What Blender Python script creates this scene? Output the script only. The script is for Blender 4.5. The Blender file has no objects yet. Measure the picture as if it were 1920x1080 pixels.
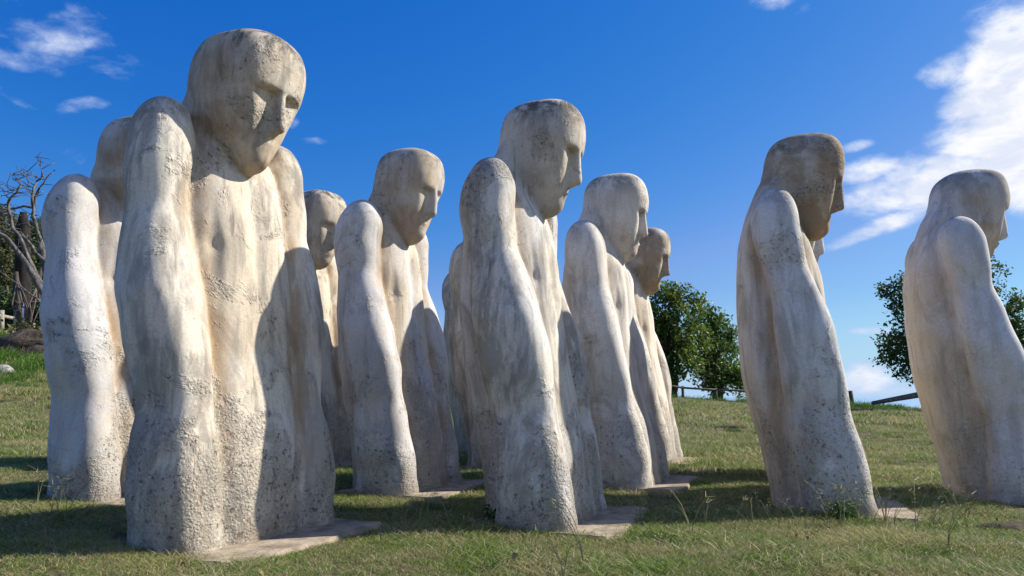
import bpy, bmesh, math, random
import numpy as np
from mathutils import Vector
try:
    import openvdb as vdb
except ImportError:
    vdb = None

sc = bpy.context.scene
R = math.radians
random.seed(7)
rng = np.random.default_rng(11)

# ------------------------------------------------------------------ camera
CAM_Z = 0.73
PITCH = R(8.63)
F = 1350.0                     # focal length in pixels of a 1920 wide frame
cam = bpy.data.cameras.new('camera')
cam.sensor_width = 36.0
cam.lens = F / 1920 * 36
cam.clip_start = 0.05
cam.clip_end = 60000
camo = bpy.data.objects.new('camera', cam)
camo.location = (0, 0, CAM_Z)
camo.rotation_euler = (math.pi / 2 + PITCH, 0, 0)
sc.collection.objects.link(camo)
sc.camera = camo

# ------------------------------------------------------------------ light
SUN_AZ = 107.0                 # degrees from -Y towards +X
SUN_EL = 37.0
azr, elr = R(SUN_AZ), R(SUN_EL)
SD = Vector((math.sin(azr) * math.cos(elr), -math.cos(azr) * math.cos(elr), math.sin(elr)))
sun = bpy.data.lights.new('sun', 'SUN')
sun.energy = 5.0
sun.angle = R(0.53)
sun.color = (1.0, 0.945, 0.86)
suno = bpy.data.objects.new('sun', sun)
suno.rotation_euler = SD.to_track_quat('Z', 'Y').to_euler()
suno.location = (8, 4, 9)
sc.collection.objects.link(suno)

sc.view_settings.view_transform = 'Standard'
sc.view_settings.look = 'None'
sc.view_settings.gamma = 1
sc.view_settings.use_curve_mapping = False
sc.view_settings.exposure = 0.50


class NT:
    """small node tree writer"""
    def __init__(s, tree):
        s.t = tree; s.n = tree.nodes; s.l = tree.links

    def add(s, typ, ins=None, **kw):
        nd = s.n.new(typ)
        for k, v in kw.items():
            setattr(nd, k, v)
        for k, v in (ins or {}).items():
            s.put(nd.inputs[k], v)
        return nd

    def put(s, sock, v):
        if isinstance(v, bpy.types.NodeSocket):
            s.l.new(v, sock)
        elif isinstance(v, bpy.types.Node):
            s.l.new(v.outputs[0], sock)
        else:
            sock.default_value = v

    def math(s, op, a, b=None, c=None, clamp=False):
        nd = s.n.new('ShaderNodeMath'); nd.operation = op; nd.use_clamp = clamp
        s.put(nd.inputs[0], a)
        if b is not None: s.put(nd.inputs[1], b)
        if c is not None: s.put(nd.inputs[2], c)
        return nd.outputs[0]

    def vmath(s, op, a, b=None):
        nd = s.n.new('ShaderNodeVectorMath'); nd.operation = op
        s.put(nd.inputs[0], a)
        if b is not None: s.put(nd.inputs[1], b)
        return nd.outputs[0]

    def mix(s, fac, a, b, mode='MIX'):
        nd = s.n.new('ShaderNodeMix'); nd.data_type = 'RGBA'; nd.blend_type = mode
        s.put(nd.inputs[0], fac); s.put(nd.inputs[6], a); s.put(nd.inputs[7], b)
        return nd.outputs[2]

    def noise(s, vec, scale, detail=4, rough=.55, dist=0.0):
        nd = s.n.new('ShaderNodeTexNoise')
        s.put(nd.inputs['Vector'], vec)
        nd.inputs['Scale'].default_value = scale
        nd.inputs['Detail'].default_value = detail
        nd.inputs['Roughness'].default_value = rough
        nd.inputs['Distortion'].default_value = dist
        return nd.outputs[0]

    def ramp(s, v, a, b, lo=0.0, hi=1.0):
        nd = s.n.new('ShaderNodeMapRange'); nd.interpolation_type = 'SMOOTHSTEP'
        s.put(nd.inputs[0], v)
        nd.inputs[1].default_value = a; nd.inputs[2].default_value = b
        nd.inputs[3].default_value = lo; nd.inputs[4].default_value = hi
        return nd.outputs[0]


def c4(r, g, b): return (r, g, b, 1.0)


# ------------------------------------------------------------------ sky
SKY_STRENGTH = 0.12
EXPO = 2 ** 0.50
def make_world():
    w = bpy.data.worlds.new('World')
    sc.world = w
    w.use_nodes = True
    w.node_tree.nodes.clear()
    g = NT(w.node_tree)
    sky = g.add('ShaderNodeTexSky')
    sky.sky_type = 'NISHITA'
    sky.sun_disc = False
    sky.sun_elevation = elr
    sky.sun_rotation = math.atan2(SD.x, SD.y)
    sky.air_density = 1.0; sky.dust_density = 0.35; sky.ozone_density = 2.6
    # the photograph's saturated tropical blue: one power curve per channel over the whole sky
    k = SKY_STRENGTH
    sr = g.add('ShaderNodeSeparateColor', {0: sky.outputs[0]})
    ch = []
    for i, (pw, mul) in enumerate(((2.8, 5.0), (1.12, .86), (.56, 1.0))):
        c_ = g.math('MINIMUM', g.math('MULTIPLY', sr.outputs[i], .105 * 1.035), 1.0)
        ch.append(g.math('MULTIPLY', g.math('POWER', c_, pw), mul / (k * EXPO)))
    ch[0] = g.math('MINIMUM', ch[0], g.math('MULTIPLY', ch[1], .50))
    base = g.add('ShaderNodeCombineColor', {0: ch[0], 1: ch[1], 2: ch[2]}).outputs[0]
    geo = g.add('ShaderNodeTexCoord').outputs['Generated']
    sep = g.add('ShaderNodeSeparateXYZ', {0: geo})
    X, Y, Z = sep.outputs
    az = g.math('ARCTAN2', X, Y)                       # 0 straight ahead, + right
    el = g.math('ARCSINE', Z)
    low = g.ramp(el, .15, -.01)
    base = g.mix(g.math('MULTIPLY', low, .85), base, tuple(v / (k * EXPO) for v in (.50, .68, .93)) + (1.0,))
    comb = g.add('ShaderNodeCombineXYZ', {0: az, 1: el, 2: 0.0}).outputs[0]

    def patch(a0, e0, ra, re, rot=0.0, soft=1.0):
        da = g.math('SUBTRACT', az, a0); de = g.math('SUBTRACT', el, e0)
        c, s_ = math.cos(rot), math.sin(rot)
        u = g.math('DIVIDE', g.math('ADD', g.math('MULTIPLY', da, c), g.math('MULTIPLY', de, s_)), ra)
        v = g.math('DIVIDE', g.math('SUBTRACT', g.math('MULTIPLY', de, c), g.math('MULTIPLY', da, s_)), re)
        d2 = g.math('ADD', g.math('MULTIPLY', u, u), g.math('MULTIPLY', v, v))
        return g.math('POWER', 2.718, g.math('MULTIPLY', g.math('POWER', d2, 1.6), -soft))

    def ang(px, py):
        u = (px - 960) / F; v = (540 - py) / F
        d = Vector((u, math.cos(PITCH) - v * math.sin(PITCH), math.sin(PITCH) + v * math.cos(PITCH))).normalized()
        return math.atan2(d.x, d.y), math.asin(d.z)

    def add(*vals):
        r = vals[0]
        for v in vals[1:]: r = g.math('MAXIMUM', r, v)
        return r
    P = []
    for (px, py, rx, ry, rot, amp) in SKY_PATCHES:
        a0, e0 = ang(px, py)
        P.append(g.math('MULTIPLY', patch(a0, e0, rx / F, ry / F, rot), amp))
    # away from the view the sky carries on with a few scattered clouds
    far = g.noise(geo, 1.3, 3, .5)
    away = g.ramp(g.math('ABSOLUTE', az), 0.75, 1.1)
    P.append(g.math('MULTIPLY', g.math('MULTIPLY', g.ramp(far, .46, .64), away), .9))
    mask = add(*P)
    mp = g.add('ShaderNodeMapping', {'Vector': comb, 'Rotation': (0, 0, R(-16)), 'Scale': (1.0, 1.75, 1.0)})
    n1 = g.noise(mp.outputs[0], 7.5, 9, .58, .25)
    n2 = g.noise(mp.outputs[0], 22.0, 7, .62, .2)
    nn = g.math('ADD', g.math('MULTIPLY', n1, .68), g.math('MULTIPLY', n2, .32))
    dens = g.math('ADD', nn, g.math('MULTIPLY', mask, .46))
    cl = g.ramp(dens, .64, .92)
    cl = g.math('MULTIPLY', cl, g.ramp(el, 0.0, .01))
    # soft veil low on the right hand side
    core = g.ramp(dens, .72, .98)
    ccol = g.mix(core, c4(.62, .74, 1.0), c4(1.06, 1.06, 1.08))
    shade = g.ramp(g.noise(mp.outputs[0], 13, 6, .65, .3), .40, .62)
    ccol = g.mix(g.math('MULTIPLY', shade, .45), ccol, c4(.50, .62, .88))
    ccol = g.vmath('SCALE', ccol)
    ccol.node.inputs[3].default_value = .98 / (k * EXPO)
    col = g.mix(g.math('MULTIPLY', cl, .95), base, ccol)
    bg = g.add('ShaderNodeBackground', {'Color': col, 'Strength': SKY_STRENGTH})
    out = g.add('ShaderNodeOutputWorld', {'Surface': bg.outputs[0]})


# px, py, half width, half height, rotation, amount : cloud masses by direction of view
SKY_PATCHES = [
    (1925, 150, 120, 115, 0.0, 1.35), (1890, 250, 110, 90, 0.0, 1.15), (1830, 205, 66, 60, 0.0, 1.05), (1795, 130, 66, 36, 0.0, .92),
    (1930, 60, 70, 50, 0.3, .8), (1700, 350, 140, 48, .12, .92), (1620, 325, 76, 28, 0.0, .86), (1800, 340, 130, 56, .1, 1.15),
    (1625, 438, 90, 17, .28, .68), (1700, 405, 100, 24, .3, .72), (1600, 275, 34, 12, .1, .6), (1920, 330, 60, 60, 0, .9),
    (1450, 3, 48, 20, -.3, .55), (1505, 22, 22, 18, .2, .42),
    (1630, 715, 55, 34, 0, .85), (1700, 740, 120, 24, 0, .75), (1628, 621, 46, 10, 0, .62),
    (45, 50, 175, 75, -.1, .43), (20, 110, 60, 26, 0, .44), (155, 197, 60, 16, .3, .44), (20, 178, 54, 14, -.2, .42),
    (585, 264, 46, 9, 0, .40), (548, 232, 18, 13, .6, .40), (150, 300, 60, 22, 0, .30), (235, 32, 40, 12, 0, .12),
]
make_world()


# ------------------------------------------------------------------ helpers
def link(o, parent=None):
    sc.collection.objects.link(o)
    if parent is not None: o.parent = parent
    return o


def tag(o, label=None, cat=None, group=None, kind=None):
    if label: o['label'] = label
    if cat: o['category'] = cat
    if group: o['group'] = group
    if kind: o['kind'] = kind
    return o


def mesh_obj(name, verts, faces, mat=None, parent=None, smooth=True):
    me = bpy.data.meshes.new(name)
    me.from_pydata([tuple(v) for v in verts], [], [tuple(f) for f in faces])
    if mat: me.materials.append(mat)
    if smooth: me.polygons.foreach_set('use_smooth', [True] * len(me.polygons))
    me.update()
    return link(bpy.data.objects.new(name, me), parent)


def np_mesh(name, verts, faces, mat=None, smooth=False):
    """verts Nx3 array, faces MxK array"""
    me = bpy.data.meshes.new(name)
    k = faces.shape[1]
    me.vertices.add(len(verts)); me.vertices.foreach_set('co', np.asarray(verts, np.float32).ravel())
    me.loops.add(faces.size); me.loops.foreach_set('vertex_index', faces.astype(np.int32).ravel())
    me.polygons.add(len(faces))
    me.polygons.foreach_set('loop_start', np.arange(0, faces.size, k, dtype=np.int32))
    me.polygons.foreach_set('use_smooth', np.full(len(faces), smooth))
    me.update(calc_edges=True)
    if mat: me.materials.append(mat)
    return me


def empty(name, loc, rz=0.0):
    o = bpy.data.objects.new(name, None)
    o.location = loc; o.rotation_euler = (0, 0, rz)
    o.empty_display_size = .2
    return link(o)


def at(px, py, Y):
    u = (px - 960) / F; v = (540 - py) / F
    d = Vector((u, math.cos(PITCH) - v * math.sin(PITCH), math.sin(PITCH) + v * math.cos(PITCH)))
    return Vector((0, 0, CAM_Z)) + d * (Y / d.y)


class MB:
    """collects tubes, boxes and lumps into one mesh"""
    def __init__(s): s.v = []; s.f = []

    def tube(s, pts, rad, n=8, cap=True, wob=0.0):
        pts = [Vector(p) for p in pts]
        b0 = len(s.v); up = Vector((.13, .21, 1)).normalized()
        for i, p in enumerate(pts):
            d = (pts[min(i + 1, len(pts) - 1)] - pts[max(i - 1, 0)]).normalized()
            a = d.cross(up)
            if a.length < .1: a = d.cross(Vector((1, 0, 0)))
            a.normalize(); b = d.cross(a)
            r = rad[i] if isinstance(rad, (list, tuple)) else rad
            for k in range(n):
                t = 2 * math.pi * k / n
                rr = r * (1 + wob * random.uniform(-1, 1))
                s.v.append(p + a * math.cos(t) * rr + b * math.sin(t) * rr)
        for i in range(len(pts) - 1):
            for k in range(n):
                s.f.append((b0 + i * n + k, b0 + i * n + (k + 1) % n, b0 + (i + 1) * n + (k + 1) % n, b0 + (i + 1) * n + k))
        if cap:
            s.f.append(tuple(b0 + k for k in reversed(range(n))))
            s.f.append(tuple(b0 + (len(pts) - 1) * n + k for k in range(n)))
        return s

    def build(s, name, mat, parent=None, smooth=True):
        return mesh_obj(name, s.v, s.f, mat, parent, smooth)


def sstep(x, a, b):
    t = np.clip((x - a) / (b - a), 0, 1)
    return t * t * (3 - 2 * t)


def wave_noise(seed, n=10, f0=1.0, f1=4.0):
    r = np.random.default_rng(seed)
    k = r.normal(size=(n, 3)); k /= np.linalg.norm(k, axis=1)[:, None]
    fr = r.uniform(f0, f1, n) * 2 * np.pi
    ph = r.uniform(0, 2 * np.pi, n)
    am = 1 / np.sqrt(n / 2)

    def fn(x, y, z=0.0):
        s = 0
        for i in range(n):
            s = s + np.sin((k[i, 0] * x + k[i, 1] * y + k[i, 2] * z) * fr[i] + ph[i])
        return s * am
    return fn


tn1 = wave_noise(5, 12, .05, .16)
tn2 = wave_noise(6, 14, .3, 1.1)


# ------------------------------------------------------------------ ground
def terrain(x, y):
    x = np.asarray(x, float); y = np.asarray(y, float)
    z = .055 - .024 * np.clip(x, -6, 6) + .010 * (np.clip(y, 0, 9) - 5)
    # gentle rise to the crest where the rail fence stands
    z = z + sstep(y, 8, 25) * (.80 - .035 * np.clip(x, -4, 14))
    z = z - sstep(y, 25, 60) * 6 - sstep(y, 40, 140) * 16
    # bank climbing on the left
    u = -x * .8 + y * .6
    z = z + sstep(u, 9.0, 18.5) * 1.05 + np.clip(u - 16, 0, 40) * .055 * sstep(-x, 4, 10)
    z = z - sstep(x, 24, 60) * 12 - sstep(-y, 20, 80) * 3
    amp = .35 + .65 * sstep(np.hypot(x, y - 4), 5, 12)
    z = z + .02 * tn2(x, y) * amp + .05 * tn1(x, y) * sstep(np.hypot(x, y), 8, 16)
    return z


def tz(x, y): return float(terrain(x, y))


def grid_mesh(name, xs, ys, mat):
    X, Y = np.meshgrid(xs, ys)
    Z = terrain(X, Y)
    V = np.stack([X.ravel(), Y.ravel(), Z.ravel()], 1)
    nx, ny = len(xs), len(ys)
    i = np.arange(nx - 1)[None, :] + np.arange(ny - 1)[:, None] * nx
    Fc = np.stack([i, i + 1, i + nx + 1, i + nx], -1).reshape(-1, 4)
    return np_mesh(name, V, Fc, mat, True)


def mat_new(name):
    m = bpy.data.materials.new(name); m.use_nodes = True
    m.node_tree.nodes.clear()
    g = NT(m.node_tree)
    out = g.add('ShaderNodeOutputMaterial')
    bs = g.add('ShaderNodeBsdfPrincipled')
    bs.inputs['Specular IOR Level'].default_value = .25
    g.l.new(bs.outputs[0], out.inputs[0])
    return m, g, bs


def mat_ground():
    m, g, bs = mat_new('turf_soil')
    p = g.add('ShaderNodeNewGeometry').outputs['Position']
    a = g.noise(p, 1.1, 5, .6); b = g.noise(p, 34, 4, .7); c = g.noise(p, .35, 3, .5)
    col = g.mix(g.ramp(b, .35, .65), c4(.045, .040, .02), c4(.16, .135, .065))
    col = g.mix(g.math('MULTIPLY', g.ramp(a, .5, .68), .6), col, c4(.15, .12, .06))
    col = g.mix(g.ramp(c, .62, .7), col, c4(.06, .045, .03))
    g.put(bs.inputs['Base Color'], col); bs.inputs['Roughness'].default_value = .95
    bp = g.add('ShaderNodeBump', {'Height': g.noise(p, 60, 4, .7), 'Strength': .8, 'Distance': .02})
    g.put(bs.inputs['Normal'], bp.outputs[0])
    return m


def mat_simple(name, c1, c2, scale=8, rough=.85, bump=.3, stretch=(1, 1, 1), dist=.01):
    m, g, bs = mat_new(name)
    tc = g.add('ShaderNodeTexCoord').outputs['Object']
    mp = g.add('ShaderNodeMapping', {'Vector': tc, 'Scale': stretch}).outputs[0]
    n = g.noise(mp, scale, 6, .62)
    g.put(bs.inputs['Base Color'], g.mix(g.ramp(n, .32, .68), c4(*c1), c4(*c2)))
    bs.inputs['Roughness'].default_value = rough
    bp = g.add('ShaderNodeBump', {'Height': g.noise(mp, scale * 3, 5, .65), 'Strength': bump, 'Distance': dist})
    g.put(bs.inputs['Normal'], bp.outputs[0])
    return m


def mat_leaf(name, c1, c2, c3, trans=.25, gloss=.45):
    m, g, bs = mat_new(name)
    gi = g.add('ShaderNodeNewGeometry')
    r = gi.outputs['Random Per Island']
    p = gi.outputs['Position']
    col = g.mix(r, c4(*c1), c4(*c2))
    col = g.mix(g.ramp(g.noise(p, .9, 3, .5), .45, .7), col, c4(*c3))
    g.put(bs.inputs['Base Color'], col)
    bs.inputs['Roughness'].default_value = gloss
    tr = g.add('ShaderNodeBsdfTranslucent', {'Color': col})
    mx = g.add('ShaderNodeMixShader', {0: trans, 1: bs.outputs[0], 2: tr.outputs[0]})
    out = [n for n in g.n if n.type == 'OUTPUT_MATERIAL'][0]
    g.l.new(mx.outputs[0], out.inputs[0])
    return m


M_GROUND = mat_ground()
xs = np.unique(np.concatenate([np.arange(-14, 14, .12), np.arange(-60, 60, 1.5), np.linspace(-900, 900, 60)]))
ys = np.unique(np.concatenate([np.arange(1.5, 14, .12), np.arange(14, 34, .3), np.arange(-30, 90, 2.0), np.linspace(-500, 900, 60)]))
gm = grid_mesh('ground', xs, ys, M_GROUND)
tag(link(bpy.data.objects.new('ground', gm)), kind='structure')


def make_sea():
    m, g, bs = mat_new('sea_water')
    bs.inputs['Base Color'].default_value = c4(.30, .45, .56)
    bs.inputs['Roughness'].default_value = .35
    p = g.add('ShaderNodeNewGeometry').outputs['Position']
    bp = g.add('ShaderNodeBump', {'Height': g.noise(p, .08, 5, .6), 'Strength': .6, 'Distance': 2.0})
    g.put(bs.inputs['Normal'], bp.outputs[0])
    s = 40000
    o = mesh_obj('sea', [(-s, -s, -19.8), (s, -s, -19.8), (s, s, -19.8), (-s, s, -19.8)], [(0, 1, 2, 3)], m, smooth=False)
    tag(o, kind='structure')


make_sea()


# ------------------------------------------------------------------ the stone of the statues
def mat_stone(name, cream=(.70, .615, .49), white=(.78, .74, .67), grey=(.26, .238, .205), ochre=(.34, .20, .085),
              rough=1.0, dirt=1.0, armwhite=.5, ochre_amt=1.0, headbrown=.25, armgrey=.35):
    m, g, bs = mat_new(name)
    tc = g.add('ShaderNodeTexCoord').outputs['Object']
    seed = g.add('ShaderNodeAttribute', attribute_name='seed').outputs['Fac']
    sv = g.add('ShaderNodeCombineXYZ', {0: g.math('MULTIPLY', seed, 3.7), 1: g.math('MULTIPLY', seed, 1.9), 2: g.math('MULTIPLY', seed, 5.3)}).outputs[0]
    p = g.vmath('ADD', tc, sv)
    st = g.add('ShaderNodeMapping', {'Vector': p, 'Scale': (1, 1, .16)}).outputs[0]
    st2 = g.add('ShaderNodeMapping', {'Vector': p, 'Scale': (1, 1, .4)}).outputs[0]
    och = g.add('ShaderNodeAttribute', attribute_name='ochre').outputs['Fac']
    arm = g.add('ShaderNodeAttribute', attribute_name='arm').outputs['Fac']
    top = g.add('ShaderNodeAttribute', attribute_name='crown').outputs['Fac']
    skull = g.add('ShaderNodeAttribute', attribute_name='skull').outputs['Fac']
    z = g.add('ShaderNodeSeparateXYZ', {0: tc}).outputs[2]
    big = g.noise(p, 1.7, 5, .6, .4)
    mid = g.noise(p, 6.0, 6, .65, .3)
    streak = g.noise(st, 9.0, 5, .6, .2)
    fine = g.noise(p, 70, 4, .7)
        # colour
    col = g.mix(g.ramp(big, .38, .62), c4(*cream), c4(*white))
    warm = g.math('MULTIPLY', g.math('SUBTRACT', 1.0, arm, clamp=True), g.ramp(g.noise(st2, 2.2, 5, .6, .4), .36, .58))
    col = g.mix(g.math('MULTIPLY', warm, .42 * ochre_amt), col, c4(.66, .53, .36))
    wz = g.math('MULTIPLY', arm, armwhite)
    col = g.mix(g.math('MULTIPLY', wz, g.ramp(mid, .3, .6)), col, c4(*white))
    col = g.mix(g.math('MULTIPLY', g.ramp(streak, .47, .68), .55 * dirt), col, c4(*grey))
    ag = g.math('MULTIPLY', arm, g.ramp(g.noise(st2, 2.8, 7, .70, .6), .475, .575))
    col = g.mix(g.math('MULTIPLY', ag, armgrey), col, c4(.22, .205, .18))
    hb = g.math('MULTIPLY', skull, g.ramp(g.noise(p, 3.4, 6, .68, .4), .34, .58))
    col = g.mix(g.math('MULTIPLY', hb, headbrown), col, c4(.27, .175, .085))
    rain = g.math('MULTIPLY', g.ramp(g.noise(g.add('ShaderNodeMapping', {'Vector': p, 'Scale': (1, 1, .05)}).outputs[0], 17.0, 4, .65, .1), .56, .70), g.ramp(g.noise(p, 1.9, 4, .6), .42, .6))
    col = g.mix(g.math('MULTIPLY', rain, .55 * dirt), col, c4(.12, .11, .095))
    pale = g.ramp(g.noise(st2, 5.0, 4, .6, .5), .56, .64)
    col = g.mix(g.math('MULTIPLY', pale, .45), col, c4(.74, .70, .63))
    gp = g.ramp(g.noise(st2, 3.3, 7, .68, .8), .53, .66)
    col = g.mix(g.math('MULTIPLY', gp, .62 * dirt), col, c4(*grey))
    o1 = g.math('MULTIPLY', och, g.ramp(g.noise(st2, 5, 5, .65), .30, .62), clamp=True)
    col = g.mix(g.math('MULTIPLY', o1, .85 * ochre_amt), col, c4(*ochre))
    o2 = g.ramp(g.noise(st, 3.1, 4, .55, .3), .60, .74)
    col = g.mix(g.math('MULTIPLY', o2, .30 * ochre_amt), col, c4(.52, .36, .19))
    tp = g.math('MULTIPLY', top, g.ramp(g.noise(p, 6, 8, .74, .6), .43, .56), clamp=True)
    col = g.mix(g.math('MULTIPLY', tp, .85 * dirt), col, c4(.10, .092, .08))
    # roughcast zones: where the plaster skin has weathered off
    zone = g.noise(p, 2.1, 6, .70, .5)
    low = g.ramp(z, .0, 1.0, .16, 0.0)
    rz = g.ramp(g.math('SUBTRACT', g.math('ADD', zone, low), g.math('MULTIPLY', arm, .01)), .53, .63)
    rz = g.math('MULTIPLY', rz, rough)
    wob = g.vmath('ADD', p, g.vmath('MULTIPLY', g.add('ShaderNodeTexNoise', {'Vector': p, 'Scale': 30.0, 'Detail': 2.0}).outputs['Color'], (.02, .02, .02)))
    vo = g.add('ShaderNodeTexVoronoi', {'Vector': wob, 'Scale': 76.0}, feature='F1')
    grain = g.math('SUBTRACT', 1.0, vo.outputs['Distance'], clamp=True)
    vs = g.add('ShaderNodeSeparateColor', {0: vo.outputs['Color']})
    stone_on = g.ramp(vs.outputs[0], .25, .5)
    grain = g.math('MULTIPLY', grain, stone_on)
    col = g.mix(g.math('MULTIPLY', rz, .45), col, c4(.31, .275, .22))
    col = g.mix(g.math('MULTIPLY', g.math('MULTIPLY', rz, stone_on), g.math('MULTIPLY', vs.outputs[1], .55)), col, c4(.58, .52, .43))
    hole = g.math('MULTIPLY', g.ramp(g.noise(p, 42, 4, .75), .43, .33), g.ramp(rz, .0, .7, .03, 1.0))
    col = g.mix(g.math('MULTIPLY', hole, .72), col, c4(.085, .07, .055))
    hole2 = g.math('MULTIPLY', g.ramp(g.noise(p, 17, 6, .75, .6), .33, .28), .85)
    col = g.mix(g.math('MULTIPLY', hole2, .8), col, c4(.10, .088, .075))
    col = g.mix(g.math('MULTIPLY', g.ramp(fine, .35, .65), .24), col, c4(.25, .22, .175))
    ck = g.add('ShaderNodeTexVoronoi', {'Vector': g.vmath('ADD', p, g.vmath('MULTIPLY', g.add('ShaderNodeTexNoise', {'Vector': p, 'Scale': 7.0, 'Detail': 4.0}).outputs['Color'], (.12, .12, .12))), 'Scale': 2.1}, feature='DISTANCE_TO_EDGE')
    crack = g.math('MULTIPLY', g.ramp(ck.outputs['Distance'], .006, .001), g.ramp(g.noise(p, 1.4, 3, .5), .52, .60))
    col = g.mix(g.math('MULTIPLY', crack, .35), col, c4(.10, .085, .07))
    # damp soil splash at the foot
    foot = g.math('MULTIPLY', g.ramp(z, .16, .0), g.ramp(mid, .35, .6))
    col = g.mix(g.math('MULTIPLY', foot, .55), col, c4(.17, .13, .085))
    g.put(bs.inputs['Base Color'], col)
    bs.inputs['Roughness'].default_value = .9
    bs.inputs['Specular IOR Level'].default_value = .15
    h = g.math('MULTIPLY', g.math('ADD', g.math('MULTIPLY', grain, .9), g.math('MULTIPLY', fine, .8)), rz)
    h = g.math('ADD', h, g.math('MULTIPLY', fine, .15))
    h = g.math('SUBTRACT', h, g.math('ADD', g.math('MULTIPLY', hole2, .9), g.math('MULTIPLY', hole, .9)))
    b1 = g.add('ShaderNodeBump', {'Height': mid, 'Strength': .30, 'Distance': .012})
    b2 = g.add('ShaderNodeBump', {'Height': h, 'Strength': .9, 'Distance': .0085, 'Normal': b1.outputs[0]})
    g.put(bs.inputs['Normal'], b2.outputs[0])
    return m


# ------------------------------------------------------------------ statue form (a distance field, meshed)
def interp(z, keys, j):
    zs = [k[0] for k in keys]; vs = [k[j] for k in keys]
    zz = np.linspace(zs[0], zs[-1], 400)
    v = np.interp(zz, zs, vs)
    ker = np.hanning(27); ker /= ker.sum()
    vp = np.pad(v, 13, mode='edge')
    v = np.convolve(vp, ker, mode='valid')
    return np.interp(z, zz, v)


def smin(a, b, k):
    h = np.clip(.5 + .5 * (b - a) / k, 0, 1)
    return b + (a - b) * h - k * h * (1 - h)


def smax(a, b, k): return -smin(-a, -b, k)


def capsule(x, y, z, a, b, ra, rb):
    ax, ay, az_ = a; dx, dy, dz = b[0] - ax, b[1] - ay, b[2] - az_
    L = dx * dx + dy * dy + dz * dz
    t = np.clip(((x - ax) * dx + (y - ay) * dy + (z - az_) * dz) / L, 0, 1)
    return np.sqrt((x - ax - t * dx) ** 2 + (y - ay - t * dy) ** 2 + (z - az_ - t * dz) ** 2) - (ra + (rb - ra) * t)


def ellipsoid(x, y, z, c, r):
    q = np.sqrt(((x - c[0]) / r[0]) ** 2 + ((y - c[1]) / r[1]) ** 2 + ((z - c[2]) / r[2]) ** 2)
    return (q - 1) * min(r)


TORSO = [(-.1, .02, .295, .40), (0, .015, .29, .40), (.3, -.02, .30, .405), (.6, -.085, .31, .41), (.9, -.145, .31, .41),
         (1.3, -.185, .295, .395), (1.6, -.195, .275, .375), (1.8, -.195, .25, .355), (1.95, -.205, .20, .33),
         (2.08, -.205, .15, .27), (2.2, -.18, .10, .18), (2.3, -.15, .03, .05)]
ARM = [(-.1, .10, .37, .215, .145), (0, .095, .37, .215, .148), (.22, .085, .385, .218, .158), (.5, .05, .385, .198, .142),
       (.62, .03, .385, .19, .130), (.85, -.01, .41, .208, .160), (1.15, -.065, .44, .195, .172), (1.4, -.11, .43, .165, .150),
       (1.58, -.15, .415, .146, .132), (1.8, -.175, .42, .162, .154), (1.98, -.175, .405, .160, .155), (2.2, -.17, .395, .15, .15)]
HEAD = [(1.825, .085, .04, .03), (1.88, .085, .092, .072), (1.96, .068, .145, .118), (2.045, .035, .208, .168), (2.13, .012, .246, .212),
        (2.22, .022, .270, .238), (2.29, .048, .278, .250), (2.37, .058, .282, .256), (2.46, .062, .282, .256), (2.62, .068, .276, .248)]


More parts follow.
